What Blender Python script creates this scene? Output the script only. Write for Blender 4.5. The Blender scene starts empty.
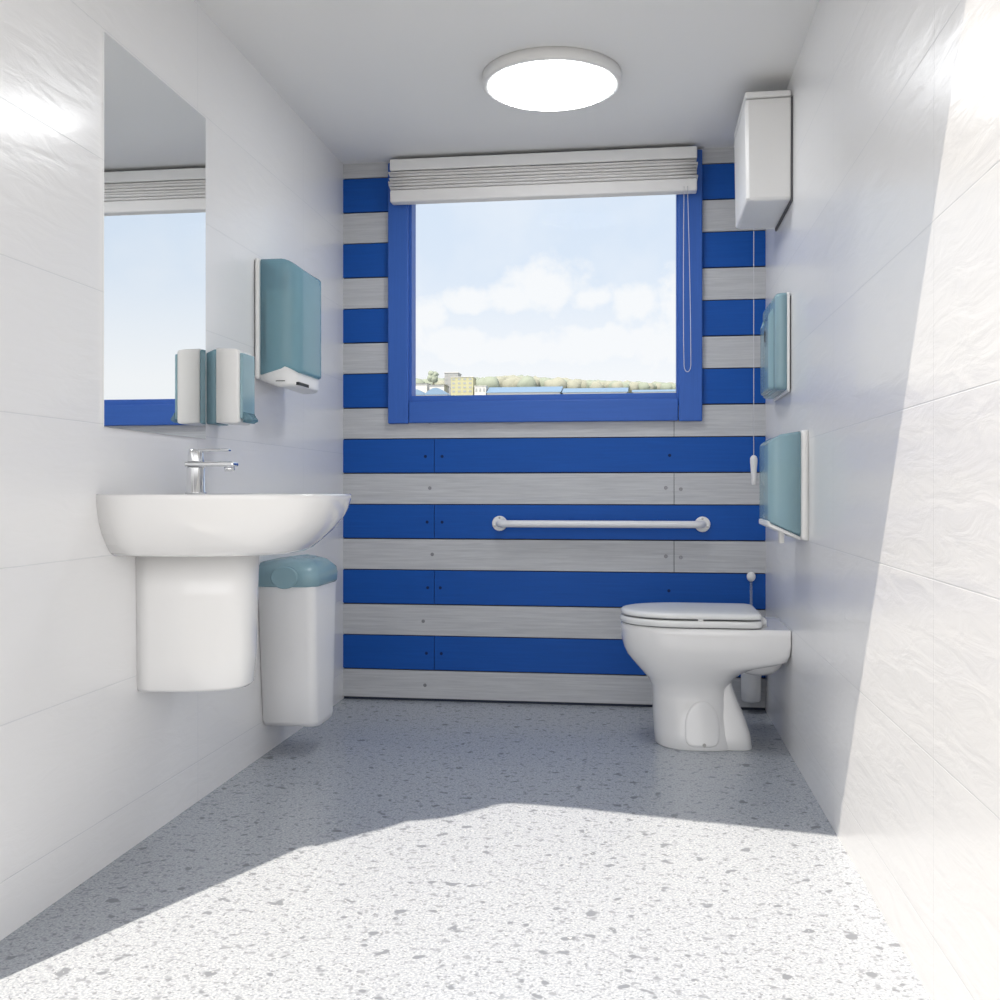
import bpy, bmesh, math, random
from mathutils import Vector, Matrix, noise
random.seed(7)
scene = bpy.context.scene
C = scene.collection
PI = math.pi

# ------------------------------------------------------------------ helpers
def mat(name, col, rough=0.5, metal=0.0, spec=0.5, coat=0.0, trans=0.0):
    m = bpy.data.materials.new(name); m.use_nodes = True
    b = m.node_tree.nodes['Principled BSDF']
    b.inputs['Base Color'].default_value = (*col, 1)
    b.inputs['Roughness'].default_value = rough
    b.inputs['Metallic'].default_value = metal
    b.inputs['Specular IOR Level'].default_value = spec
    b.inputs['Coat Weight'].default_value = coat
    b.inputs['Coat Roughness'].default_value = 0.08
    b.inputs['Transmission Weight'].default_value = trans
    return m

def nt(m):
    return m.node_tree.nodes, m.node_tree.links, m.node_tree.nodes['Principled BSDF']

def add_box(bm, x0, x1, y0, y1, z0, z1, mi=0):
    vs = [bm.verts.new((x, y, z)) for x in (x0, x1) for y in (y0, y1) for z in (z0, z1)]
    for q in ((0,1,3,2), (4,6,7,5), (0,4,5,1), (2,3,7,6), (0,2,6,4), (1,5,7,3)):
        f = bm.faces.new([vs[i] for i in q]); f.material_index = mi
    return vs

def add_loft(bm, rings, cap0=True, cap1=True, mi=0, close=True):
    R = [[bm.verts.new(p) for p in r] for r in rings]
    n = len(R[0])
    for a, b in zip(R, R[1:]):
        for i in range(n if close else n-1):
            j = (i+1) % n
            f = bm.faces.new((a[i], a[j], b[j], b[i])); f.material_index = mi; f.smooth = True
    if cap0:
        f = bm.faces.new(list(reversed(R[0]))); f.material_index = mi
    if cap1:
        f = bm.faces.new(R[-1]); f.material_index = mi
    return R

def add_tube(bm, pts, rad, n=12, mi=0, cap=True):
    pts = [Vector(p) for p in pts]
    rings = []; up = None
    for i, p in enumerate(pts):
        t = (pts[min(i+1, len(pts)-1)] - pts[max(i-1, 0)]).normalized()
        if up is None:
            up = Vector((0,0,1)) if abs(t.z) < .9 else Vector((1,0,0))
        s = t.cross(up).normalized(); up = s.cross(t).normalized()
        r = rad[i] if isinstance(rad, (list, tuple)) else rad
        rings.append([p + s*math.cos(2*PI*k/n)*r + up*math.sin(2*PI*k/n)*r for k in range(n)])
    add_loft(bm, rings, cap, cap, mi)

def add_disc(bm, c, axis, r, h, n=24, mi=0):
    c = Vector(c); a = Vector(axis).normalized()
    add_tube(bm, [c, c + a*h*.7, c + a*h], [r, r, r*.86], n, mi)

def obj(name, bm, mats, parent=None, bevel=0, smooth=False, origin=None, segs=2):
    """links bm (built in world coordinates) as one mesh object, origin at its parent or at `origin`"""
    bmesh.ops.recalc_face_normals(bm, faces=bm.faces)
    me = bpy.data.meshes.new(name)
    org = parent_world(parent) if parent else Vector(origin or (0,0,0))
    bmesh.ops.translate(bm, vec=-org, verts=bm.verts)
    bm.to_mesh(me); bm.free()
    for m in (mats if isinstance(mats, (list, tuple)) else [mats]): me.materials.append(m)
    if smooth:
        for p in me.polygons: p.use_smooth = True
    o = bpy.data.objects.new(name, me); C.objects.link(o)
    if parent: o.parent = parent
    else: o.location = org
    if bevel:
        md = o.modifiers.new('bevel', 'BEVEL'); md.width = bevel; md.segments = segs
        md.limit_method = 'ANGLE'; md.angle_limit = math.radians(40); md.harden_normals = False
    return o

def parent_world(p):
    v = Vector((0,0,0))
    while p: v += p.location; p = p.parent
    return v

def thing(name, label, cat, loc, group=None):
    o = bpy.data.objects.new(name, None); C.objects.link(o)
    o.location = loc; o.empty_display_size = .05
    o['label'] = label; o['category'] = cat
    if group: o['group'] = group
    return o

def tag(o, label, cat, group=None, kind=None):
    o['label'] = label; o['category'] = cat
    if group: o['group'] = group
    if kind: o['kind'] = kind
    return o

def struct(o, label=None):
    o['kind'] = 'structure'
    if label: o['label'] = label
    return o

# ------------------------------------------------------------------ room measures (metres, camera above the origin)
XL, XR, YB, ZC = -1.207, 0.4886, 4.106, 2.2
YF = 1.45                       # open front of the cabin
EYE = 0.86
FPX = 1028.0
YAW = math.atan(139/1028)
def floor_point(px, py):
    d = EYE*FPX/(py-490); l = (px-500)/FPX*d
    return Vector((l*math.cos(YAW) - d*math.sin(YAW), l*math.sin(YAW) + d*math.cos(YAW)))

# ------------------------------------------------------------------ materials
def tile_mat(name, ax):
    m = mat(name, (.80,.80,.81), .28, coat=.15)
    n, l, b = nt(m)
    tc = n.new('ShaderNodeTexCoord'); sp = n.new('ShaderNodeSeparateXYZ'); cb = n.new('ShaderNodeCombineXYZ')
    l.new(tc.outputs['Object'], sp.inputs[0])
    l.new(sp.outputs['Y'], cb.inputs[0])
    ad = n.new('ShaderNodeMath'); ad.operation = 'ADD'; ad.inputs[1].default_value = .19
    l.new(sp.outputs['Z'], ad.inputs[0]); l.new(ad.outputs[0], cb.inputs[1])
    br = n.new('ShaderNodeTexBrick'); br.offset = 0
    br.inputs['Scale'].default_value = 1; br.inputs['Brick Width'].default_value = .9; br.inputs['Row Height'].default_value = .3
    br.inputs['Mortar Size'].default_value = .0016; br.inputs['Mortar Smooth'].default_value = .6
    br.inputs['Color1'].default_value = (.80,.80,.81,1); br.inputs['Color2'].default_value = (.80,.80,.81,1)
    br.inputs['Mortar'].default_value = (.70,.71,.73,1)
    l.new(cb.outputs[0], br.inputs['Vector']); l.new(br.outputs['Color'], b.inputs['Base Color'])
    mp = n.new('ShaderNodeMapping'); mp.inputs['Scale'].default_value = (2.2,2.2,9)
    mp.inputs['Rotation'].default_value = (.12,0,0)
    l.new(tc.outputs['Object'], mp.inputs[0])
    no = n.new('ShaderNodeTexNoise'); no.inputs['Scale'].default_value = 2.6; no.inputs['Detail'].default_value = 5
    no.inputs['Distortion'].default_value = .6
    l.new(mp.outputs[0], no.inputs['Vector'])
    bp = n.new('ShaderNodeBump'); bp.inputs['Strength'].default_value = .08; bp.inputs['Distance'].default_value = .03
    l.new(no.outputs['Fac'], bp.inputs['Height'])
    b2 = n.new('ShaderNodeBump'); b2.invert = True; b2.inputs['Strength'].default_value = .3; b2.inputs['Distance'].default_value = .004
    l.new(br.outputs['Fac'], b2.inputs['Height']); l.new(bp.outputs[0], b2.inputs['Normal'])
    l.new(b2.outputs[0], b.inputs['Normal'])
    return m
M_TILE = tile_mat('white_wall_tile', 0)

def wood_mat(name, c0, c1, rough, bump, lo=.35, hi=.7, axis='X', spec=.35):
    m = mat(name, c0, rough, spec=spec); n, l, b = nt(m)
    tc = n.new('ShaderNodeTexCoord'); mp = n.new('ShaderNodeMapping')
    mp.inputs['Scale'].default_value = (1.6, 6, 38) if axis == 'X' else (38, 6, 1.6)
    l.new(tc.outputs['Object'], mp.inputs[0])
    no = n.new('ShaderNodeTexNoise'); no.inputs['Scale'].default_value = 3.2; no.inputs['Detail'].default_value = 6
    no.inputs['Roughness'].default_value = .62; no.inputs['Distortion'].default_value = .5
    l.new(mp.outputs[0], no.inputs['Vector'])
    rp = n.new('ShaderNodeValToRGB'); rp.color_ramp.elements[0].position = lo; rp.color_ramp.elements[1].position = hi
    rp.color_ramp.elements[0].color = (*c1,1); rp.color_ramp.elements[1].color = (*c0,1)
    l.new(no.outputs['Fac'], rp.inputs[0]); l.new(rp.outputs[0], b.inputs['Base Color'])
    bp = n.new('ShaderNodeBump'); bp.inputs['Strength'].default_value = bump; bp.inputs['Distance'].default_value = .004
    l.new(no.outputs['Fac'], bp.inputs['Height']); l.new(bp.outputs[0], b.inputs['Normal'])
    return m
M_GREY = wood_mat('grey_washed_board', (.575,.585,.605), (.455,.465,.49), .65, .25)
M_BLUE = wood_mat('blue_painted_board', (.0055,.088,.41), (.005,.078,.365), .5, .12, spec=.22)
M_CASE = wood_mat('blue_window_casing', (.038,.130,.49), (.034,.118,.45), .45, .12, spec=.3)
M_CASEV = wood_mat('blue_window_casing_upright', (.038,.130,.49), (.034,.118,.45), .45, .12, axis='Z', spec=.3)
M_GAP = mat('board_gap_shade', (.03,.04,.07), .8)  # dark backing colour stands in for the shadow between boards
M_NAIL = mat('nail_grey', (.25,.25,.27), .4, .6)
M_KNOT = mat('blue_nail', (.003,.02,.085), .6, spec=.2)
M_CER = mat('white_ceramic', (.81,.81,.815), .10, coat=.6)
M_PLAS = mat('white_plastic', (.80,.80,.80), .32)
M_BIN = mat('bright_white_plastic', (.90,.90,.91), .35)
M_SEAT = mat('white_seat_plastic', (.80,.81,.81), .22)
M_PAINT = mat('white_paint', (.86,.86,.86), .6)
M_BAR = mat('white_enamel_tube', (.76,.77,.80), .3)
M_CHROME = mat('chrome', (.78,.79,.81), .08, 1.0)
M_SCREW = mat('steel_screw', (.45,.44,.43), .35, .9)
M_BLIND = mat('pale_blind_fabric', (.80,.79,.785), .75)
M_CORD = mat('white_cord', (.66,.67,.70), .6)
M_DARK = mat('dark_slot', (.02,.022,.025), .6)
M_SHADE = mat('wall_gap_shade', (.10,.10,.11), .7)  # shade tone for the thin dark sheets behind wall units
M_MIRROR = mat('mirror_silver', (.93,.94,.94), .015, 1.0)
M_PAPER = mat('paper', (.74,.74,.73), .9)

def teal_mat(name, tint, dif, fac):
    m = bpy.data.materials.new(name); m.use_nodes = True
    n, l = m.node_tree.nodes, m.node_tree.links; b = n['Principled BSDF']; out = n['Material Output']
    b.inputs['Base Color'].default_value = (*dif,1); b.inputs['Roughness'].default_value = .14
    tr = n.new('ShaderNodeBsdfTransparent'); tr.inputs[0].default_value = (*tint,1)
    mx = n.new('ShaderNodeMixShader'); mx.inputs[0].default_value = fac
    l.new(tr.outputs[0], mx.inputs[1]); l.new(b.outputs[0], mx.inputs[2]); l.new(mx.outputs[0], out.inputs['Surface'])
    return m
M_TEAL = teal_mat('translucent_teal_plastic', (.50,.75,.82), (.24,.40,.475), .56)
M_TEALL = teal_mat('lightened_teal_plastic', (.60,.81,.87), (.36,.54,.61), .68)  # same teal, lightened to make up for shade on the right-wall covers
M_CLEAR = teal_mat('clear_plastic', (.75,.80,.85), (.6,.65,.7), .25)
M_GLASS = bpy.data.materials.new('window_glass'); M_GLASS.use_nodes = True
n, l = M_GLASS.node_tree.nodes, M_GLASS.node_tree.links
n.remove(n['Principled BSDF'])
_t = n.new('ShaderNodeBsdfTransparent'); _g = n.new('ShaderNodeBsdfGlossy'); _x = n.new('ShaderNodeMixShader'); _f = n.new('ShaderNodeFresnel')
_t.inputs[0].default_value = (.97,.98,.99,1); _g.inputs['Roughness'].default_value = .01; _f.inputs[0].default_value = 1.45
_m = n.new('ShaderNodeMath'); _m.operation = 'MULTIPLY'; _m.inputs[1].default_value = .02
l.new(_f.outputs[0], _m.inputs[0]); l.new(_m.outputs[0], _x.inputs[0]); l.new(_t.outputs[0], _x.inputs[1]); l.new(_g.outputs[0], _x.inputs[2])
l.new(_x.outputs[0], n['Material Output'].inputs['Surface'])

# speckled vinyl floor
M_FLOOR = mat('speckled_grey_floor', (.3,.3,.3), .26, spec=.5)
n, l, b = nt(M_FLOOR)
tc = n.new('ShaderNodeTexCoord')
def speck(scale, thr, width, detail=1.5):
    no = n.new('ShaderNodeTexNoise'); no.inputs['Scale'].default_value = scale; no.inputs['Detail'].default_value = detail
    mr = n.new('ShaderNodeMapRange'); mr.inputs['From Min'].default_value = thr; mr.inputs['From Max'].default_value = thr+width
    l.new(tc.outputs['Object'], no.inputs['Vector']); l.new(no.outputs['Fac'], mr.inputs['Value'])
    return mr.outputs[0]
base = n.new('ShaderNodeMix'); base.data_type = 'RGBA'
base.inputs[6].default_value = (.345,.37,.41,1); base.inputs[7].default_value = (.465,.495,.54,1)
l.new(speck(190, .42, .18, 3), base.inputs[0])
prev = base.outputs[2]
for sc_, thr, w, col in ((50, .60, .08, (.27,.288,.32,1)), (110, .61, .06, (.235,.25,.28,1)), (26, .645, .05, (.21,.226,.255,1)), (95, .67, .05, (.54,.555,.575,1))):
    mx = n.new('ShaderNodeMix'); mx.data_type = 'RGBA'; mx.inputs[7].default_value = col
    l.new(speck(sc_, thr, w), mx.inputs[0]); l.new(prev, mx.inputs[6]); prev = mx.outputs[2]
l.new(prev, b.inputs['Base Color'])

# ------------------------------------------------------------------ setting
bm = bmesh.new(); add_box(bm, XL-.08, XR+.08, YF, YB+.1, -.12, 0)
struct(obj('floor', bm, M_FLOOR))

bm = bmesh.new(); add_box(bm, XL-.08, XL, YF, YB+.1, 0, ZC)
struct(obj('wall_left', bm, M_TILE))
bm = bmesh.new(); add_box(bm, XR, XR+.08, YF, YB+.1, 0, ZC)
struct(obj('wall_right', bm, M_TILE))

# ceiling slab: its unseen front edge is shaped to cast the outline of the sun patch
SUN = Vector((.55, 1.28, -ZC))
shadow_eave = []
for p in ((395,825.5), (405,821.5), (424,820), (441,818.5), (456,815.5), (468,812.5), (478,810), (487,807.5), (497,804.6), (508,803.2), (540,805.2), (583,809), (662,817.5), (723,824)):
    q = floor_point(*p); shadow_eave.append((q.x - SUN.x, q.y - SUN.y))
dx = shadow_eave[-1][0]-shadow_eave[-3][0]; dy = shadow_eave[-1][1]-shadow_eave[-3][1]
k = (XR + .35 - shadow_eave[-1][0])/dx
shadow_eave.append((XR+.35, shadow_eave[-1][1] + dy*k))
q = floor_point(318, 846); shadow_eave.insert(0, (q.x - SUN.x, q.y - SUN.y)); shadow_eave.insert(0, (XL-.35, shadow_eave[0][1]-.05))
poly = shadow_eave + [(XR+.35, YB+.1), (XL-.35, YB+.1)]
bm = bmesh.new()
add_loft(bm, [[(x, y, ZC) for x, y in poly], [(x, y, ZC+.1) for x, y in poly]])
for f in bm.faces: f.smooth = False
struct(obj('ceiling', bm, M_PAINT))

# back wall of blue and grey boards
PAIR, GREYH = .267, .1296
WX0, WX1, WZ0, WZ1 = -.940, .164, 1.205, 2.13      # rough opening behind the casing
bm = bmesh.new()
for (x0, x1, z0, z1) in ((XL, WX0, 0, ZC), (WX1, XR, 0, ZC), (WX0, WX1, 0, WZ0), (WX0, WX1, WZ1, ZC)):
    add_box(bm, x0, x1, YB+.012, YB+.09, z0, z1, 2)
GJ, BJ = .137, -.825          # board butt joints
rng = random.Random(3)
def board(z0, z1, mi):
    zs = [z0, z1]
    for zc in (WZ0, WZ1):
        if z0 < zc < z1: zs = sorted(zs+[zc])
    for a, b_ in zip(zs, zs[1:]):
        if b_ <= WZ0 + 1e-6 or a >= WZ1 - 1e-6:
            j = GJ if mi == 0 else BJ
            spans = [(XL, j-.0012), (j+.0012, XR)]
        else:
            spans = [(XL, WX0), (WX1, XR)]
        for x0, x1 in spans: add_box(bm, x0, x1, YB, YB+.013, a, b_, mi)
for k in range(9):
    z = PAIR*k
    if z + .01 > ZC: break
    zo = z - .0045 + .0018*z
    board(zo+.0058 if k else .012, min(zo+GREYH-.0012, ZC), 0)
    if z+GREYH < ZC: board(zo+GREYH+.0042, min(zo+PAIR+.0022, ZC), 1)
    zc = z + GREYH*.5
    for (x, jit) in ((-.853, .02), (.105, 0), (.163, 0)):
        if k <= 4 and (x < 0 or k in (2, 3)):
            add_disc(bm, (x+rng.uniform(-jit, jit), YB+.0005, zc+rng.uniform(-.006,.006)), (0,-1,0), .0075, .0014, 12, 3)
    zc = z + GREYH + .066
    if k <= 3:
        for x in (-.856, -.797, .12): add_disc(bm, (x+rng.uniform(-.006,.006), YB+.0005, zc), (0,-1,0), .0065, .0012, 10, 4)
struct(obj('wall_back', bm, [M_GREY, M_BLUE, M_GAP, M_NAIL, M_KNOT]))

# window: casing, inner sash, pane
win = bpy.data.objects.new('window_1', None); C.objects.link(win); win.location = (-.384, YB, 1.13); struct(win)
CX0, CX1, CZ0, CZ1 = -1.012, .245, 1.13, 2.19
bm = bmesh.new()
add_box(bm, CX0, -.927, YB-.026, YB-.0005, CZ0, CZ1); add_box(bm, .154, CX1, YB-.026, YB-.0005, CZ0, CZ1)
obj('window_casing_upright', bm, M_CASEV, win, bevel=.004)
bm = bmesh.new()
add_box(bm, -.925, .152, YB-.024, YB-.0005, CZ0+.002, 1.219); add_box(bm, -.925, .152, YB-.024, YB-.0005, 2.10, CZ1)
obj('window_casing', bm, M_CASE, win, bevel=.004)
bm = bmesh.new()
for a in ((WX0, -.9165, WZ0, WZ1), (.146, WX1, WZ0, WZ1), (-.9165, .146, WZ0, 1.243), (-.9165, .146, 2.07, WZ1)):
    add_box(bm, a[0], a[1], YB-.008, YB+.07, a[2], a[3])
obj('window_frame', bm, M_CASE, win, bevel=.002)
bm = bmesh.new(); add_box(bm, -.9185, .148, YB+.028, YB+.034, 1.241, 2.072)
obj('glass_pane', bm, M_GLASS, win)

# ------------------------------------------------------------------ pleated blind raised over the window top
bl = thing('window_blind', 'pale raised pleated blind gathered across the top of the window', 'blind', (-.384, YB-.05, 2.01))
BX0, BX1 = -.990, .222
bm = bmesh.new()
add_box(bm, BX0, BX1, YB-.082, YB-.030, 2.014, 2.063)
obj('bottom_band', bm, M_BLIND, bl, bevel=.006)
bm = bmesh.new()
for i in range(6):
    z = 2.0645 + i*.0122
    dy = .004*math.sin(i*2.1)
    prof = [(YB-.030, z), (YB-.078-dy, z+.0006), (YB-.088-dy, z+.004), (YB-.086-dy, z+.0085), (YB-.076-dy, z+.0105), (YB-.030, z+.0108)]
    e = .004*math.cos(i*1.7)
    rings = []
    for t in range(13):
        x = BX0-.003+e + (BX1-BX0+.002)*t/12
        w = .0022*math.sin(t*1.3+i)
        rings.append([(x, y+w, zz) for y, zz in prof])
    add_loft(bm, rings)
obj('folded_pleats', bm, M_BLIND, bl)
bm = bmesh.new(); add_box(bm, BX0, BX1, YB-.085, YB-.0275, 2.139, 2.185)
obj('head_rail', bm, M_PLAS, bl, bevel=.004)
bm = bmesh.new()
xa, xb, zt, zb = .178, .200, 2.03, 1.318
pts = [(xa-.006, YB-.088, zt)] + [(xa-.006-.002*math.sin(t*3), YB-.060-.028*(1-t), zt + (zb+.06-zt)*t) for t in [i/10 for i in range(1, 10)]]
for i in range(13):
    a = PI + PI*i/12
    pts.append((.186+.013*math.cos(a), YB-.060, zb+.028+.028*math.sin(a)))
pts += [(.199-.014*(t**1.4), YB-.060-.028*t, zb+.06 + (zt-zb-.06)*t) for t in [i/10 for i in range(0, 11)]]
add_tube(bm, pts, .0014, 6)
obj('cord_loop', bm, M_CORD, bl, smooth=True)

# ------------------------------------------------------------------ grab bar
gb = thing('grab_bar', 'white straight grab bar screwed to a blue board below the window', 'grab bar', (-.155, YB, .7255))
gx0, gx1, gz = -.556, .2465, .7255
bm = bmesh.new()
pts = [(gx0, YB-.004, gz)] + [(gx0+.034*(1-math.cos(a)), YB-.014-.034*math.sin(a), gz) for a in [PI/2*i/6 for i in range(7)]]
pts += [(gx1-.034*(1-math.cos(a)), YB-.014-.034*math.sin(a), gz) for a in [PI/2*i/6 for i in range(6, -1, -1)]] + [(gx1, YB-.004, gz)]
add_tube(bm, pts, .0142, 16)
obj('bar_tube', bm, M_BAR, gb, smooth=True)
for gx in (gx0, gx1):
    bm = bmesh.new(); add_disc(bm, (gx, YB-.0006, gz), (0,-1,0), .0305, .009, 28)
    fl = obj('flange', bm, M_PLAS, gb)
    for a in (90, 210, 330):
        bm = bmesh.new(); add_disc(bm, (gx+.0225*math.cos(math.radians(a)), YB-.0086, gz+.0225*math.sin(math.radians(a))), (0,-1,0), .0045, .003, 10)
        obj('screw', bm, M_SCREW, fl)

# ------------------------------------------------------------------ toilet
AX = 3.585
tl = thing('toilet', 'white ceramic back-to-wall toilet with lid closed beside the right wall', 'toilet', (.17, AX, 0))
def oval(xf, xr, hw, z, nf=2.1, nr=4.5, N=64, split=.5):
    xm = xf + (xr-xf)*split
    pts = []
    for k in range(N):
        a = 2*PI*k/N; c, s = math.cos(a), math.sin(a)
        n_ = nr if c > 0 else nf
        L = (xr-xm) if c > 0 else (xm-xf)
        pts.append((xm + L*math.copysign(abs(c)**(2/n_), c), AX + hw*math.copysign(abs(s)**(2/n_), s), z))
    return pts
bm = bmesh.new()
lv = [(0,.055,.330,.143,3.2), (.004,.053,.331,.145,3.2), (.05,.049,.320,.136,3), (.11,.046,.308,.127,2.8), (.16,.045,.303,.122,2.6),
      (.195,.042,.304,.121,2.6), (.222,.028,.318,.131,2.8), (.246,.006,.345,.144,3.2), (.268,-.014,.395,.155,3.8), (.286,-.030,.462,.164,6), (.300,-.041,.484,.169,11),
      (.325,-.053,XR-.001,.174,22), (.355,-.060,XR-.001,.178,60), (.385,-.063,XR-.001,.178,60), (.402,-.063,XR-.001,.178,60), (.4065,-.058,XR-.002,.173,30)]
add_loft(bm, [oval(xf, xr, hw, z, 2.15, nr, 72, .45) for z, xf, xr, hw, nr in lv])
# rear foot of the pedestal
lv2 = [(0,.20,.376,.122), (.003,.20,.377,.124), (.05,.20,.369,.114), (.10,.20,.352,.101), (.15,.20,.331,.085), (.20,.20,.312,.078), (.25,.20,.300,.07)]
add_loft(bm, [oval(xf, xr, hw, z, 2.5, 5, 48) for z, xf, xr, hw in lv2])
# outlet hump under the deck
hump = []
for i in range(1, 12):
    a = PI*i/12; hump.append([(.40+.085*math.cos(PI*i/12), AX+.085*math.sin(a)*math.cos(2*PI*k/24), .282+.052*math.sin(a)*math.sin(2*PI*k/24)) for k in range(24)])
add_loft(bm, hump)
# softly raised arch panel on both flanks, following the pedestal surface
def flank(x, z):
    for (za,fa,ra,ha,na), (zb_,fb,rb,hb,nb) in zip(lv, lv[1:]):
        if za <= z <= zb_:
            t = (z-za)/(zb_-za)
            xf, xr, hw, nr = fa+(fb-fa)*t, ra+(rb-ra)*t, ha+(hb-ha)*t, na+(nb-na)*t
            xm = xf+(xr-xf)*.45
            L, n_ = (xr-xm, nr) if x > xm else (xm-xf, 2.15)
            return hw*max(0, 1-abs((x-xm)/L)**n_)**(1/n_)
    return .12
for sgn in (-1, 1):
    R_ = []
    for e, d in ((1.04, -.004), (1.0, .0012), (.95, .0026), (.86, .0032), (.6, .0034), (.3, .0034), (.03, .0034)):
        ring = []
        for k in range(40):
            a = 2*PI*k/40; c, s_ = math.cos(a), math.sin(a)
            zz = .075 + e*(.085*s_ if s_ > 0 else .062*math.copysign(abs(s_)**.45, s_))
            xx = .207 + e*.056*(c if s_ > 0 else math.copysign(abs(c)**.45, c))
            ring.append((xx, AX + sgn*(flank(xx, zz)+d), zz))
        R_.append(ring)
    add_loft(bm, R_)
obj('bowl', bm, M_CER, tl, smooth=False)
for sgn in (-1, 1):
    bm = bmesh.new(); add_disc(bm, (.213, AX+sgn*.141, .020), (0,sgn,0), .006, .008, 12); obj('fixing_bolt', bm, M_SCREW, tl)
bm = bmesh.new()
add_loft(bm, [oval(a, c, h, z, 2.15, 14, 72, .45) for z, a, c, h in ((.4095,-.060,.395,.172), (.412,-.064,.399,.176), (.428,-.064,.400,.176), (.432,-.061,.397,.173))])
st = obj('seat', bm, M_SEAT, tl)
for x, s in ((.20,-1), (.20,1)):
    bm = bmesh.new(); add_box(bm, x-.008, x+.008, AX+s*.165-.006, AX+s*.165+.006, .4315, .4375)
    obj('bumper', bm, M_PLAS, tl)
bm = bmesh.new()
add_loft(bm, [oval(a, c, h, z, 2.15, 14, 72, .45) for z, a, c, h in ((.437,-.058,.393,.170), (.4395,-.062,.398,.175), (.449,-.062,.398,.175), (.4535,-.058,.395,.171), (.4565,-.045,.385,.158), (.458,.0,.35,.11), (.4585,.1,.25,.04))])
obj('lid', bm, M_SEAT, tl)
for s in (-1, 1):
    bm = bmesh.new()
    add_tube(bm, [(.408, AX+s*.075-.02, .425), (.408, AX+s*.075+.02, .425)], .011, 14)
    add_disc(bm, (.408, AX+s*.075, .4066), (0,0,1), .014, .012, 16)
    obj('hinge', bm, M_PLAS, tl, smooth=False)

# ------------------------------------------------------------------ toilet brush in wall holder
BXc, BYc = .428, 4.055
tb = thing('toilet_brush', 'white toilet brush with round knob standing behind the toilet', 'toilet brush', (BXc, BYc, .046))
bm = bmesh.new()
def circ(x, y, z, r, N=24): return [(x+r*math.cos(2*PI*k/N), y+r*math.sin(2*PI*k/N), z) for k in range(N)]
add_loft(bm, [circ(BXc, BYc, z, r) for z, r in ((.046,.030), (.052,.036), (.10,.038), (.30,.041), (.31,.041), (.31,.036), (.12,.033))])
add_box(bm, BXc-.02, BXc+.02, BYc+.036, YB-.0005, .16, .24)
obj('brush_holder', bm, M_PLAS, tb)
bm = bmesh.new(); add_tube(bm, [(BXc, BYc, .125), (BXc+.001, BYc, .30), (BXc, BYc, .508)], .0055, 10)
obj('brush_handle', bm, M_CLEAR, tb, smooth=True)
bm = bmesh.new(); add_loft(bm, [circ(BXc, BYc, .526+.019*math.sin(t), .0165*math.cos(t)+.0005, 20) for t in [-PI/2+PI*i/10 for i in range(11)]])
obj('knob', bm, M_PLAS, tb, smooth=True)

# ------------------------------------------------------------------ pull cord
PX, PY = .432, 4.0
pc = thing('pull_cord', 'thin white pull cord with white plastic handle hanging beside the back wall', 'pull cord', (PX, PY, .88))
bm = bmesh.new(); add_tube(bm, [(PX, PY, z) for z in (.985, 1.3, 1.7, 2.17)], .0014, 8)
obj('cord', bm, M_CORD, pc, smooth=True)
bm = bmesh.new(); add_loft(bm, [circ(PX, PY, z, r, 20) for z, r in ((.879,.006), (.881,.0085), (.90,.0095), (.94,.0115), (.966,.0138), (.980,.0138), (.988,.010), (.992,.004))])
obj('handle', bm, M_PLAS, pc, smooth=True)
bm = bmesh.new(); add_loft(bm, [circ(PX, PY, z, r, 24) for z, r in ((2.165,.022), (2.172,.036), (2.1995,.04))])
obj('ceiling_switch', bm, M_PLAS, pc)

# ------------------------------------------------------------------ wall-mounted boxes
# local frame: a runs along the wall away from the camera, p out of the wall
def wallpt(side):
    if side == 'L': return lambda a, p, z: (XL + p, a, z)
    return lambda a, p, z: (XR - p, a, z)
def plan(Y0, Y1, P, r, p0=0., bev=0.0, ns=7):
    """outline (a, p) of a wall box: wall corner near, rounded near front corner, rounded far front corner, wall corner far"""
    o = [(Y0, p0)]
    for i in range(ns+1):
        t = PI/2*i/ns; o.append((Y0+bev + r - r*math.cos(t), P - r + r*math.sin(t)))
    for i in range(ns+1):
        t = PI/2*i/ns; o.append((Y1-bev - r + r*math.sin(t), P - r + r*math.cos(t)))
    o.append((Y1, p0))
    return o
def shell(bm, side, out, zb, zt, ins=.006, mi=0):
    """solid prism over outline `out`; zb / zt are functions of (a, p); soft top and bottom edges"""
    w = wallpt(side)
    ac = sum(a for a, p in out)/len(out)
    pm = min(p for a, p in out)
    def inset(a, p): return (a + (ins if a < ac else -ins) * min(1, abs(a-ac)/.02), p if p <= pm+1e-6 else p - ins*min(1, (p-pm)/.02))
    R = []
    for k in range(5):
        t = PI/2*k/4; f = 1-math.sin(t)
        R.append([w(a+(inset(a,p)[0]-a)*f, p+(inset(a,p)[1]-p)*f, zb(a,p)+ins*(1-math.cos(t))) for a, p in out])
    n_mid = 12
    for k in range(1, n_mid):
        R.append([w(a, p, zb(a,p)+ins + (zt(a,p)-zb(a,p)-2*ins)*k/n_mid) for a, p in out])
    for k in range(4, -1, -1):
        t = PI/2*k/4; f = 1-math.sin(t)
        R.append([w(a+(inset(a,p)[0]-a)*f, p+(inset(a,p)[1]-p)*f, zt(a,p)-ins*(1-math.cos(t))) for a, p in out])
    add_loft(bm, R, mi=mi)

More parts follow.
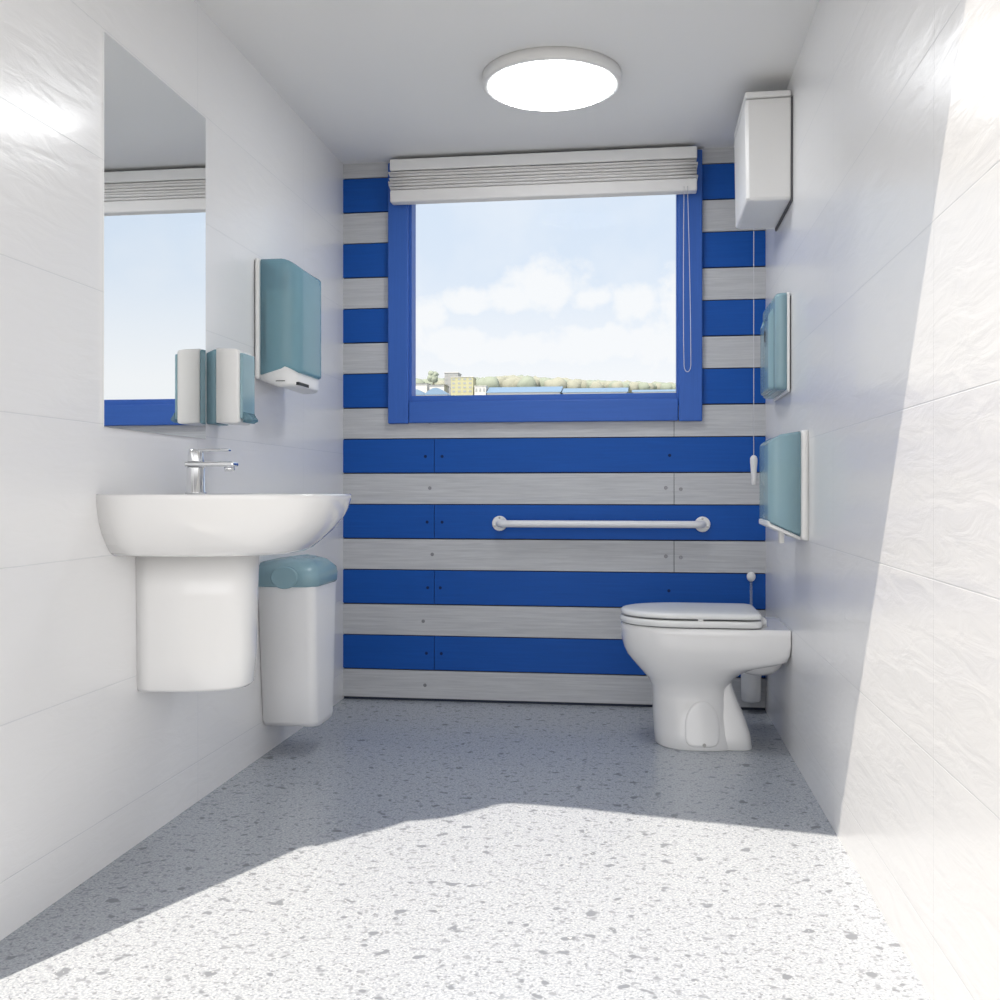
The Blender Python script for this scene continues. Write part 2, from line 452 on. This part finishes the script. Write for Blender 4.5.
# --- tall paper towel dispenser on the left wall
Y0, Y1 = 3.118, 3.400
td = thing('paper_towel_dispenser', 'tall teal paper towel dispenser on the left wall, above the waste bin', 'dispenser', (XL, (Y0+Y1)/2, 1.19))
w = wallpt('L')
bm = bmesh.new()
add_box(bm, XL+.0005, XL+.004, Y0+.004, Y1-.004, 1.222, 1.588); obj('wall_shadow_gap', bm, M_SHADE, td)  # dark sheet painted as the shadow line at the wall
bm = bmesh.new()
shell(bm, 'L', plan(Y0, Y1, .020, .012, .004), lambda a, p: 1.212, lambda a, p: 1.596, .012)
obj('back_plate', bm, M_PLAS, td)
bm = bmesh.new()
shell(bm, 'L', plan(Y0+.002, Y1-.002, .146, .055, .0205), lambda a, p: 1.222 + .020*math.sin(PI*min(1, max(0, (p-.02)/.12)))**1.0 + (.010 if p > .1 else 0), lambda a, p: 1.592 - .02*max(0, (p-.09)/.05)**2, .010)
obj('cover', bm, M_TEAL, td)
bm = bmesh.new()
shell(bm, 'L', plan(Y0+.006, Y1-.006, .136, .05, .0205), lambda a, p: 1.186+.030*max(0, (.07-p)/.07), lambda a, p: 1.262, .012)
bs = obj('base', bm, M_PLAS, td)
bm = bmesh.new()
add_box(bm, XL+.108, XL+.1372, Y0+.03, Y0+.13, 1.194, 1.2035); add_box(bm, XL+.07, XL+.1, Y0+.0045, Y0+.0065, 1.2035, 1.206)
obj('outlet_slot', bm, M_DARK, bs)
bm = bmesh.new(); add_box(bm, XL+.024, XL+.118, Y0+.035, Y1-.035, 1.245, 1.50)
obj('paper_stack', bm, M_PAPER, td, bevel=.004)
bm = bmesh.new()
add_loft(bm, [[w(3.235+.011*s*math.cos(2*PI*k/24), d, 1.318+.03*s*math.sin(2*PI*k/24)) for k in range(24)] for d, s in ((.1415,1), (.1445,1), (.1455,.8))])
obj('oval_badge', bm, M_PLAS, td)

# --- lower dispenser on the right wall
Y0, Y1 = 3.080, 3.345
rd = thing('toilet_paper_dispenser', 'large teal dispenser with white edges, lower of the two teal ones above the toilet', 'dispenser', (XR, (Y0+Y1)/2, .71))
w = wallpt('R')
bm = bmesh.new()
shell(bm, 'R', plan(Y0, Y1, .022, .012, .0005), lambda a, p: .712, lambda a, p: 1.036, .012)
obj('back_plate', bm, M_PLAS, rd)
slope = lambda p: .040*max(0, (p-.02)/.093)
bm = bmesh.new()
shell(bm, 'R', plan(Y0+.003, Y1-.003, .113, .028, .0225), lambda a, p: .7225+slope(p), lambda a, p: 1.032-.024*max(0, (p-.05)/.06)**2, .012)
obj('cover', bm, M_TEALL, rd)
bm = bmesh.new()
shell(bm, 'R', plan(Y0+.001, Y1-.001, .1148, .029, .0225), lambda a, p: .712+slope(p), lambda a, p: .7222+slope(p)+ (.007 if p > .110 else 0), .004)
obj('base_tray', bm, M_PLAS, rd)
bm = bmesh.new(); add_tube(bm, [w(3.15, .068, .90), w(3.28, .068, .90)], .044, 28)
obj('paper_roll', bm, M_PAPER, rd)
bm = bmesh.new(); add_box(bm, XR-.072, XR-.058, 3.16, 3.20, .700, .738)
obj('paper_end', bm, M_PAPER, rd, bevel=.003)

# --- upper slim dispenser on the right wall
Y0, Y1 = 3.425, 3.80
ud = thing('wall_dispenser', 'slim teal dispenser with an oval keyhole lock, just below the white box', 'dispenser', (XR, (Y0+Y1)/2, 1.17))
bm = bmesh.new(); add_box(bm, XR-.004, XR-.0005, Y0+.004, Y1-.004, 1.19, 1.49); obj('wall_shadow_gap', bm, M_SHADE, ud)  # dark sheet gives a shade line behind the back plate
bm = bmesh.new()
shell(bm, 'R', plan(Y0, Y1, .013, .006, .0045), lambda a, p: 1.178, lambda a, p: 1.503, .008)
obj('back_plate', bm, M_PLAS, ud)
bm = bmesh.new()
shell(bm, 'R', plan(Y0+.003, Y1-.003, .049, .02, .0135), lambda a, p: 1.186, lambda a, p: 1.502, .012)
obj('cover', bm, M_TEALL, ud)
bm = bmesh.new()
pl = plan(Y0+.06, Y1-.06, .064, .02, .0525)
shell(bm, 'R', pl, lambda a, p: 1.192, lambda a, p: 1.462-.03*max(0, (p-.0525)/.012)**1.5, .010)
obj('front_bulge', bm, M_TEALL, ud)
lk = None
bm = bmesh.new()
w = wallpt('R')
add_loft(bm, [[w(3.56+.028*s*math.cos(2*PI*k/28), d, 1.376+.034*s*math.sin(2*PI*k/28)) for k in range(28)] for d, s in ((.0635,1), (.067,1), (.068,.86), (.0665,.8))])
lk = obj('lock_oval', bm, M_CLEAR, ud)
bm = bmesh.new()
add_loft(bm, [[w(3.56+.006*math.cos(2*PI*k/14), d, 1.388+.009*math.sin(2*PI*k/14)) for k in range(14)] for d in (.0666, .069)])
add_box(bm, XR-.069, XR-.0666, 3.5575, 3.5625, 1.358, 1.384)
obj('keyhole', bm, M_DARK, lk)

# --- soap dispenser beside the mirror
Y0, Y1 = 2.757, 2.850
sd = thing('soap_dispenser', 'small white and teal soap dispenser on the left wall, between mirror and towel dispenser', 'dispenser', (XL, (Y0+Y1)/2, 1.045))
bm = bmesh.new()
shell(bm, 'L', plan(Y0, Y1, .030, .004, .0005), lambda a, p: 1.046, lambda a, p: 1.257-.010*max(0, 1-p/.03), .006)
obj('back_housing', bm, M_TEAL, sd)
bm = bmesh.new()
shell(bm, 'L', plan(Y0-.003, Y1+.002, .098, .010, .0305), lambda a, p: 1.043+.006*((p-.064)/.034)**2, lambda a, p: 1.263-.007*((p-.058)/.034)**2, .005)
obj('body', bm, M_PLAS, sd)
bm = bmesh.new()
shell(bm, 'L', plan(Y0+.002, Y1+.004, .106, .006, .0985), lambda a, p: 1.060, lambda a, p: 1.245, .004)
obj('front_cover', bm, M_TEALL, sd)
bm = bmesh.new()
rings = []
for z, q in ((1.075,.107), (1.066,.112), (1.058,.118), (1.052,.117), (1.050,.110)):
    rings.append([(XL+.0865, Y0+.004, z), (XL+q, Y0+.004, z+.004), (XL+q, Y1-.004, z+.004), (XL+.0865, Y1-.004, z)])
for rr in rings:
    for k in (0, 3): rr[k] = (XL+.1065, rr[k][1], rr[k][2])
add_loft(bm, rings)
obj('push_lever', bm, M_TEAL, sd)

# --- mirror
bm = bmesh.new(); add_box(bm, XL+.0005, XL+.005, 2.19, 2.741, 1.003, 1.90)
o = obj('mirror', bm, [M_MIRROR, M_CHROME], origin=(XL, 2.465, 1.003))
tag(o, 'frameless wall mirror above the washbasin on the left wall', 'mirror')

# --- white box high on the right wall
Y0, Y1 = 3.39, 3.775
wb = thing('wall_box', 'large white plastic box mounted high on the right wall above the toilet', 'wall box', (XR, (Y0+Y1)/2, 1.79))
bm = bmesh.new(); add_box(bm, XR-.006, XR-.0005, Y0-.004, Y1+.004, 1.786, 2.12); obj('wall_shadow_gap', bm, M_SHADE, wb)  # dark sheet stands in for the shadow gap around the box
bm = bmesh.new()
w = wallpt('R')
rg = []
for z, e in ((1.793,.012), (1.796,.004), (1.803,0), (2.10,-.004), (2.118,-.002), (2.122,.006)):
    rg.append([w(a, p, z) for a, p in ((Y0+e, .0065), (Y0+e+.004, .135-e), (Y0+e+.012, .146-e), (Y1-e-.012, .146-e), (Y1-e-.004, .135-e), (Y1-e, .0065))])
add_loft(bm, rg)
for f in bm.faces: f.smooth = False
obj('case', bm, M_PLAS, wb, bevel=.002)
bm = bmesh.new(); add_box(bm, XR-.150, XR-.0066, Y0-.006, Y1+.006, 2.1225, 2.142); obj('cover_lid', bm, M_PLAS, wb, bevel=.005)

# ------------------------------------------------------------------ added fill lamp, brightens the dim back of the room
M_FILL_LAMP = bpy.data.materials.new('fill_lamp_diffuser'); M_FILL_LAMP.use_nodes = True
_b = M_FILL_LAMP.node_tree.nodes['Principled BSDF']
_b.inputs['Base Color'].default_value = (.9,.9,.9,1); _b.inputs['Emission Color'].default_value = (.97,.985,1,1); _b.inputs['Emission Strength'].default_value = 17
lp = thing('added_fill_lamp', 'added round white flush fill lamp on the ceiling, brightening the back of the room', 'lamp', (-.28, 3.32, ZC))
bm = bmesh.new(); add_loft(bm, [circ(-.28, 3.32, z, r, 48) for z, r in ((ZC-.0005,.225), (ZC-.030,.225), (ZC-.036,.219), (ZC-.036,.203), (ZC-.026,.202))])
obj('fill_lamp_ring', bm, M_PLAS, lp)
bm = bmesh.new(); add_loft(bm, [circ(-.28, 3.32, z, r, 48) for z, r in ((ZC-.027,.200), (ZC-.040,.198), (ZC-.048,.170), (ZC-.052,.10), (ZC-.053,.01))])
obj('diffuser', bm, M_FILL_LAMP, lp)

# ------------------------------------------------------------------ waste bin
Y0, Y1 = 3.142, 3.405
bn = thing('waste_bin', 'white waste bin with a teal lid mounted low on the left wall, beside the washbasin', 'bin', (XL, (Y0+Y1)/2, .085))
w = wallpt('L')
bm = bmesh.new()
rings = []
for z, t in ((.085,.62), (.088,.82), (.096,.94), (.112,1.0), (.24,1.0), (.40,1.0), (.548,1.0), (.556,1.0), (.556,.97), (.50,.96)):
    s = max(0, min(1, (.556-z)/.46))
    ins = .011*s + (1-t)*.06
    rings.append([w(a, p, z) for a, p in plan(Y0+ins*4.4, Y1-ins*.8, .188-.008*s-(1-t)*.06, .03, .004)])
add_loft(bm, rings)
obj('bin_body', bm, M_BIN, bn)
bm = bmesh.new()
add_box(bm, XL+.0005, XL+.0036, Y0+.07, Y1-.05, .15, .5); obj('wall_bracket', bm, M_SHADE, bn)
bm = bmesh.new()
rings = []
for z, g, top in ((.552,.004,0), (.560,.008,0), (.585,.009,0), (.605,.006,0), (.622,-.004,0), (.634,-.022,0), (.640,-.05,0)):
    rr = []
    for a, p in plan(Y0-g, Y1+g, .188+g, .045, .004):
        q = 1.6*noise.noise(Vector((a*17, p*17, z*22)))
        rr.append(w(a+.004*q, p+.004*q if p > .01 else p, z + (.004*q if z > .56 else 0) - .02*max(0, (z-.60)/.04)*((p-.09)/.09)**2*.5))
    rings.append(rr)
add_loft(bm, rings)
ld = obj('lid', bm, M_TEALL, bn)
bm = bmesh.new()
add_loft(bm, [[(XL+.095+.045*s*math.cos(2*PI*k/32), y, .583+.036*s*math.sin(2*PI*k/32)) for k in range(32)] for y, s in ((Y0-.004,1), (Y0-.013,1), (Y0-.017,.9))])
obj('flap_pivot', bm, M_TEALL, ld)

# ------------------------------------------------------------------ washbasin
YS = 2.465
sk = thing('washbasin', 'white ceramic washbasin on a half pedestal hung on the left wall', 'washbasin', (XL, YS, .365))
def dee(P, W, z, n_=2.9, N=40, p0=.0006):
    pts = []
    for k in range(N+1):
        a = -PI/2 + PI*k/N; c, s = math.cos(a), math.sin(a)
        pts.append((XL + p0 + (P-p0)*abs(c)**(2/n_), YS + W/2*math.copysign(abs(s)**(2/n_), s), z))
    return pts
def dee_in(p0, P, W, z, n_=2.6, N=40): return dee(P, W, z, n_, N, p0)
bm = bmesh.new()
rings = [dee(P, W, z) for z, P, W in ((.704,.29,.30), (.7045,.345,.40), (.707,.368,.445), (.715,.385,.48), (.735,.409,.52), (.76,.436,.555), (.785,.458,.58), (.81,.472,.595), (.835,.480,.603), (.846,.482,.605), (.850,.479,.602))]
rings += [dee_in(.16, P, W, z) for z, P, W in ((.850,.458,.52), (.846,.450,.51), (.82,.430,.48), (.78,.395,.42), (.755,.35,.33), (.748,.32,.22))]
add_loft(bm, rings)
obj('basin', bm, M_CER, sk)
bm = bmesh.new()
add_loft(bm, [dee(P, W, z, 2.5) for z, P, W in ((.370,.225,.20), (.371,.238,.215), (.379,.246,.225), (.45,.252,.23), (.60,.256,.235), (.7035,.259,.24))])
obj('half_pedestal', bm, M_CER, sk)
bm = bmesh.new(); add_loft(bm, [circ(XL+.27, YS, z, r) for z, r in ((.7475,.03), (.751,.028), (.7505,.018))]); obj('drain', bm, M_CHROME, sk)

FX = XL+.100
fc = thing('faucet', 'chrome single-lever faucet standing on the washbasin rim', 'faucet', (FX, YS, .8505))
bm = bmesh.new()
add_loft(bm, [circ(FX, YS, z, r, 32) for z, r in ((.8505,.026), (.854,.026), (.856,.0235), (.915,.0225), (.918,.021))])
obj('body', bm, M_CHROME, fc, smooth=False)
bm = bmesh.new()
add_box(bm, FX-.024, FX+.106, YS-.019, YS+.019, .9185, .931)
sp = obj('spout', bm, M_CHROME, fc, bevel=.004)
bm = bmesh.new(); add_loft(bm, [circ(FX+.089, YS, z, r, 20) for z, r in ((.9182,.0135), (.910,.0135), (.907,.011))]); obj('aerator', bm, M_CHROME, sp)
bm = bmesh.new(); add_loft(bm, [circ(FX, YS, z, r, 28) for z, r in ((.9313,.021), (.934,.0205), (.955,.0185), (.962,.014))])
lv_ = obj('lever_cap', bm, M_CHROME, fc)
bm = bmesh.new(); add_box(bm, FX-.016, FX+.090, YS-.010, YS+.010, .9565, .9635); obj('lever', bm, M_CHROME, fc, bevel=.003)

# ------------------------------------------------------------------ outdoors seen through the window
M_GROUND = mat('pale_paving', (.55,.54,.52), .9)
n, l, b = nt(M_GROUND)
tc = n.new('ShaderNodeTexCoord'); no = n.new('ShaderNodeTexNoise'); no.inputs['Scale'].default_value = .8; no.inputs['Detail'].default_value = 6
rp = n.new('ShaderNodeValToRGB'); rp.color_ramp.elements[0].color = (.26,.26,.255,1); rp.color_ramp.elements[1].color = (.38,.375,.365,1)
l.new(tc.outputs['Object'], no.inputs['Vector']); l.new(no.outputs['Fac'], rp.inputs[0]); l.new(rp.outputs[0], b.inputs['Base Color'])
bm = bmesh.new()
vs = [bm.verts.new(p) for p in ((-60,-60,-.14), (60,-60,-.14), (60,6,-.14), (-60,6,-.14))]
bm.faces.new(vs)
struct(obj('ground', bm, M_GROUND))
M_HILL = mat('dry_hillside', (.50,.53,.50), .95)
n, l, b = nt(M_HILL)
tc = n.new('ShaderNodeTexCoord'); no = n.new('ShaderNodeTexNoise'); no.inputs['Scale'].default_value = .15; no.inputs['Detail'].default_value = 6
rp = n.new('ShaderNodeValToRGB'); rp.color_ramp.elements[0].color = (.28,.305,.29,1); rp.color_ramp.elements[1].color = (.35,.35,.33,1)
l.new(tc.outputs['Object'], no.inputs['Vector']); l.new(no.outputs['Fac'], rp.inputs[0]); l.new(rp.outputs[0], b.inputs['Base Color'])
def hill_z(x, y):
    if y < 6: return -.14
    if y < 280: return -.14 + (26.3+.14)*(y-6)/274
    return 26.3 + (y-280)*.012
bm = bmesh.new()
ys = [6, 40, 100, 180, 240, 280, 300, 330, 380, 460]
xs = [-260+20*i for i in range(23)]
G = [[bm.verts.new((x, y, hill_z(x, y)+ (.6*noise.noise(Vector((x*.02, y*.02, 1))) if 40 < y < 250 else 0))) for x in xs] for y in ys]
for a, b_ in zip(G, G[1:]):
    for i in range(len(xs)-1): bm.faces.new((a[i], a[i+1], b_[i+1], b_[i]))
struct(obj('hill', bm, M_HILL))

def far(px, py, Y):
    """direction of a sight line at world depth Y"""
    u = (px-500)/FPX; v = (490-py)/FPX
    d = Y/(u*math.sin(YAW)+math.cos(YAW))
    return u*math.cos(YAW)*d - d*math.sin(YAW), EYE + v*d
M_SHEDW = mat('shed_white', (.55,.55,.54), .7)
M_ROOFB = mat('shed_blue_roof', (.17,.26,.38), .5)
M_YEL = mat('yellow_render', (.42,.41,.26), .8)
M_TOW = mat('tower_grey', (.33,.335,.34), .8)
M_WIN = mat('far_windows', (.30,.32,.33), .4)
M_LEAF = mat('hazy_foliage', (.27,.305,.25), .95)  # far walls, windows and foliage are paled; haze put into the colour
M_LEAF2 = mat('hazy_foliage_dry', (.31,.315,.26), .95)
M_TRUNK = mat('bark', (.25,.20,.16), .9)

def shed(px0, px1, ptop, pbot, Y, depth, label, arched=True, frac=.55, roofm=M_ROOFB, group=None):
    x0, zt = far(px0, ptop, Y); x1, _ = far(px1, ptop, Y); _, zb = far((px0+px1)/2, pbot, Y)
    t = thing('shed', label, 'shed', ((x0+x1)/2, Y+depth/2, zb), group)
    zw = zb + (zt-zb)*(1-frac)
    bm = bmesh.new(); add_box(bm, x0, x1, Y, Y+depth, zb-1.5, zw); obj('wall', bm, M_SHEDW, t)
    bm = bmesh.new()
    prof = []
    N = 14
    if arched:
        for i in range(N+1):
            s = i/N; prof.append((x0-.2+(x1-x0+.4)*s, zw+.02+(zt-zw)*math.sin(PI*s)))
        add_loft(bm, [[(x, Y-.3, z) for x, z in prof], [(x, Y+depth+.3, z) for x, z in prof]])
    else:
        prof = [(Y-.4, zw+.02), (Y+depth/2, zt), (Y+depth+.4, zw+.02)]
        add_loft(bm, [[(x0-.3, y, z) for y, z in prof], [(x1+.3, y, z) for y, z in prof]])
    for f in bm.faces: f.smooth = False
    obj('roof', bm, roofm, t)
    return t
shed(411, 427, 382.5, 391, 305, 8, 'white flat shed at the left end of the far hillside', False, .12, M_SHEDW)
shed(429.5, 444, 384, 391, 300, 8, 'white flat shed beside the yellow building on the far hillside', False, .12, M_SHEDW)
shed(409, 424, 389.5, 396.5, 286, 6, 'blue arched shed at the window corner below the white sheds', True, .8)
shed(424.5, 447, 388, 396, 282, 6, 'wide blue arched shed in front of the yellow building', True, .85)
shed(487, 560, 385.0, 394.5, 296, 14, 'long low shed with a blue roof right of the yellow building', False, .8)
shed(563, 627, 386.0, 394, 292, 14, 'long low blue roofed shed in the middle of the far hillside', False, .8)
shed(633, 695, 387.5, 393, 288, 14, 'long low blue roofed shed at the right end of the far hillside', False, .8)

def block(name, px0, px1, ptop, pbot, Y, depth, m, cols, rows, label, cat):
    x0, zt = far(px0, ptop, Y); x1, _ = far(px1, ptop, Y); _, zb = far((px0+px1)/2, pbot, Y)
    t = thing(name, label, cat, ((x0+x1)/2, Y+depth/2, zb))
    bm = bmesh.new(); add_box(bm, x0, x1, Y, Y+depth, zb-1.5, zt); obj('wall', bm, m, t)
    bm = bmesh.new(); add_box(bm, x0-.15, x1+.15, Y-.15, Y+depth+.15, zt+.005, zt+.18); obj('roof', bm, M_SHEDW, t)
    for c in range(cols):
        for r in range(rows):
            cw = (x1-x0)/cols; rh = (zt-zb)/rows
            bm = bmesh.new()
            add_box(bm, x0+cw*(c+.25), x0+cw*(c+.75), Y-.06, Y-.005, zb+rh*(r+.3), zb+rh*(r+.75))
            obj('window', bm, M_WIN, t)
block('grey_tower', 444.5, 458, 373, 390, 318, 6, M_TOW, 3, 4, 'grey tower block rising behind the yellow building', 'building')
block('yellow_building', 451, 473, 377.5, 393.5, 300, 6, M_YEL, 4, 4, 'pale yellow building standing among the far sheds', 'building')
block('white_hut', 474.5, 486, 386.5, 394, 298, 4, M_SHEDW, 3, 1, 'small white hut at the right side of the yellow building', 'building')

def crown(bm, c, rx, rz, n_, seed):
    rr = random.Random(seed)
    for _ in range(n_):
        ctr = Vector(c) + Vector((rr.uniform(-1,1)*rx*.6, rr.uniform(-1,1)*rx*.5, rr.uniform(-.5,.6)*rz))
        s = rr.uniform(.35,.6)
        r = bmesh.ops.create_icosphere(bm, subdivisions=2, radius=1)['verts']
        for v in r:
            q = v.co.normalized(); k_ = 1 + .35*noise.noise(q*2.5 + ctr)
            v.co = ctr + Vector((q.x*rx*s*k_, q.y*rx*s*k_, q.z*rz*s*1.2*k_))
x, z = far(433.5, 377, 312)
tr = thing('tree', 'single taller tree standing left of the grey tower', 'tree', (x, 312, z-2.6))
bm = bmesh.new(); crown(bm, (x, 312, z), 1.7, 1.6, 14, 5); obj('crown', bm, M_LEAF, tr, smooth=True)
bm = bmesh.new(); add_tube(bm, [(x, 312, z-3.6), (x, 312, z)], .2, 8); obj('trunk', bm, M_TRUNK, tr)
# hazy belt of woodland along the ridge
bm = bmesh.new(); bmr = random.Random(11)
px = 405.0
while px < 700:
    t = (px-405)/295
    ridge = 378.8 - 1.8*math.exp(-((px-515)/40)**2)*1.6 + 4.5*max(0, (px-560)/130)
    py = ridge + bmr.uniform(-1.0, 1.2)
    Y = 345 + bmr.uniform(-10, 14)
    x, zt = far(px, py, Y); _, zb = far(px, 391, Y)
    r_ = max(1.1, (zt-zb)*.62)
    vs = bmesh.ops.create_icosphere(bm, subdivisions=2, radius=1)['verts']
    ctr = Vector((x, Y, zt - r_))
    mi = 0 if bmr.random() < .55 else 1
    fs = set()
    for v in vs:
        q = v.co.normalized(); k_ = 1 + .4*noise.noise(q*2.3 + ctr*.7)
        v.co = ctr + Vector((q.x*r_*1.1*k_, q.y*r_*k_, q.z*r_*(k_ if q.z < 0 else min(k_, 1.05))))
        fs.update(v.link_faces)
    for f in fs: f.material_index = mi
    px += bmr.uniform(1.6, 3.2)
o = obj('woodland', bm, [M_LEAF, M_LEAF2], smooth=True, origin=(0,345,24))
tag(o, 'hazy belt of distant trees along the hillside ridge', 'trees', kind='stuff')

# ------------------------------------------------------------------ sky, sun, camera
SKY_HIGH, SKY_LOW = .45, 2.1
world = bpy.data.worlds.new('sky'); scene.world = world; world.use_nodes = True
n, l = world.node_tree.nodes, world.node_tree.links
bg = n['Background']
tc = n.new('ShaderNodeTexCoord'); sp_ = n.new('ShaderNodeSeparateXYZ'); l.new(tc.outputs['Generated'], sp_.inputs[0])
def M(op, a, b=None, c=None, clamp=False):
    k = n.new('ShaderNodeMath'); k.operation = op; k.use_clamp = clamp
    for i, v in enumerate((a, b, c)):
        if v is None: continue
        if isinstance(v, (int, float)): k.inputs[i].default_value = v
        else: l.new(v, k.inputs[i])
    return k.outputs[0]
X, Y, Z = sp_.outputs
az = M('ARCTAN2', X, Y)
el = M('ARCTAN2', Z, M('POWER', M('ADD', M('MULTIPLY', X, X), M('MULTIPLY', Y, Y)), .5))
cb = n.new('ShaderNodeCombineXYZ'); l.new(az, cb.inputs[0]); l.new(el, cb.inputs[1])
no = n.new('ShaderNodeTexNoise'); no.inputs['Scale'].default_value = 26; no.inputs['Detail'].default_value = 7; no.inputs['Roughness'].default_value = .58
l.new(cb.outputs[0], no.inputs['Vector'])
nz = M('SUBTRACT', no.outputs['Fac'], .5)
# cumulus mounds: (azimuth, elevation, half width, half height), radians
acc = None
mounds = []
for px, py, hw, hh in ((545,288,46,30), (512,300,34,18), (590,300,30,14), (635,305,32,26), (690,300,40,30), (470,302,34,15), (430,315,22,24), (405,330,30,30), (450,345,60,24), (520,350,70,22), (600,345,70,26), (670,345,60,36), (800,330,90,50), (300,330,90,40)):
    a_ = math.atan((px-500)/FPX) - YAW; e_ = math.atan((490-py)/FPX*math.cos(a_+YAW))
    mounds.append((a_, e_, hw/FPX, hh/FPX))
for a_, e_, w_, h_ in mounds:
    dx_ = M('DIVIDE', M('SUBTRACT', az, a_), w_); dy_ = M('DIVIDE', M('SUBTRACT', el, e_), h_)
    r2 = M('ADD', M('MULTIPLY', dx_, dx_), M('MULTIPLY', dy_, dy_))
    v = M('SUBTRACT', 1.0, M('POWER', r2, .5))
    acc = v if acc is None else M('MAXIMUM', acc, v)
dens = M('ADD', acc, M('MULTIPLY', nz, 2.3))
cl = n.new('ShaderNodeMapRange'); cl.interpolation_type = 'SMOOTHSTEP'
cl.inputs['From Min'].default_value = -.25; cl.inputs['From Max'].default_value = .55
l.new(dens, cl.inputs['Value'])
no2 = n.new('ShaderNodeTexNoise'); no2.inputs['Scale'].default_value = 9; no2.inputs['Detail'].default_value = 4
l.new(cb.outputs[0], no2.inputs['Vector'])
veil = M('MULTIPLY', M('SUBTRACT', no2.outputs['Fac'], .42, None, True), 1.4, None, True)
low = n.new('ShaderNodeMapRange'); low.inputs['From Min'].default_value = .21; low.inputs['From Max'].default_value = .10
l.new(el, low.inputs['Value'])
haze = M('MAXIMUM', M('MULTIPLY', low.outputs[0], .95), veil, None, True)
cover = M('MAXIMUM', M('MULTIPLY', cl.outputs[0], .95), haze, None, True)
blue = n.new('ShaderNodeValToRGB')
blue.color_ramp.elements[0].position = .05; blue.color_ramp.elements[0].color = (.84,.90,.98,1)
blue.color_ramp.elements[1].position = .9; blue.color_ramp.elements[1].color = (.45,.66,.95,1)
e3 = blue.color_ramp.elements.new(.28); e3.color = (.73,.83,.96,1)
l.new(el, blue.inputs[0])
mx = n.new('ShaderNodeMix'); mx.data_type = 'RGBA'; mx.inputs[7].default_value = (1,1,1,1)
l.new(cover, mx.inputs[0]); l.new(blue.outputs[0], mx.inputs[6])
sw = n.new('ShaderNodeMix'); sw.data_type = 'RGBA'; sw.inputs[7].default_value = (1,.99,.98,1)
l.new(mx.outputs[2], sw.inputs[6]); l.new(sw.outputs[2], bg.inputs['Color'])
# sunward horizon behind the open front, brightened as added fill for the room
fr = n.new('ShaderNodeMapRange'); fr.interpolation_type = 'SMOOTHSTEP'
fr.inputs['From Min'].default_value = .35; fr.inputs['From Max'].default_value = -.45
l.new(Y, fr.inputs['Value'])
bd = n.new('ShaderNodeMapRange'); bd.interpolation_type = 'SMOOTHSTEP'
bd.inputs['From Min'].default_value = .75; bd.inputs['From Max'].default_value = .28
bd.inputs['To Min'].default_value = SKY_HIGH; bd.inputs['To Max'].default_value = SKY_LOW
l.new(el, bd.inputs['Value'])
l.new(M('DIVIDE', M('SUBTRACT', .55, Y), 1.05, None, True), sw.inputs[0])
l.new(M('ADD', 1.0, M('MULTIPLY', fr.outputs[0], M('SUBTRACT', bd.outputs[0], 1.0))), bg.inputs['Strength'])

sun = bpy.data.lights.new('sun', 'SUN'); sun.energy = 6.6; sun.angle = .009; sun.color = (1,.90,.765)
so = bpy.data.objects.new('sun', sun); C.objects.link(so); so.location = (-3, -6, 9)
so.rotation_euler = SUN.to_track_quat('-Z', 'Y').to_euler()

cam = bpy.data.cameras.new('camera'); cam.sensor_fit = 'HORIZONTAL'; cam.sensor_width = 36
cam.lens = 36*FPX/1000; cam.shift_y = -.010; cam.clip_end = 3000; cam.clip_start = .05
co = bpy.data.objects.new('camera', cam); C.objects.link(co)
co.location = (0, 0, EYE); co.rotation_euler = (PI/2, 0, YAW)
scene.camera = co
scene.view_settings.view_transform = 'Standard'; scene.view_settings.look = 'None'
scene.view_settings.exposure = 0.0; scene.view_settings.gamma = 1.0; scene.view_settings.use_curve_mapping = False
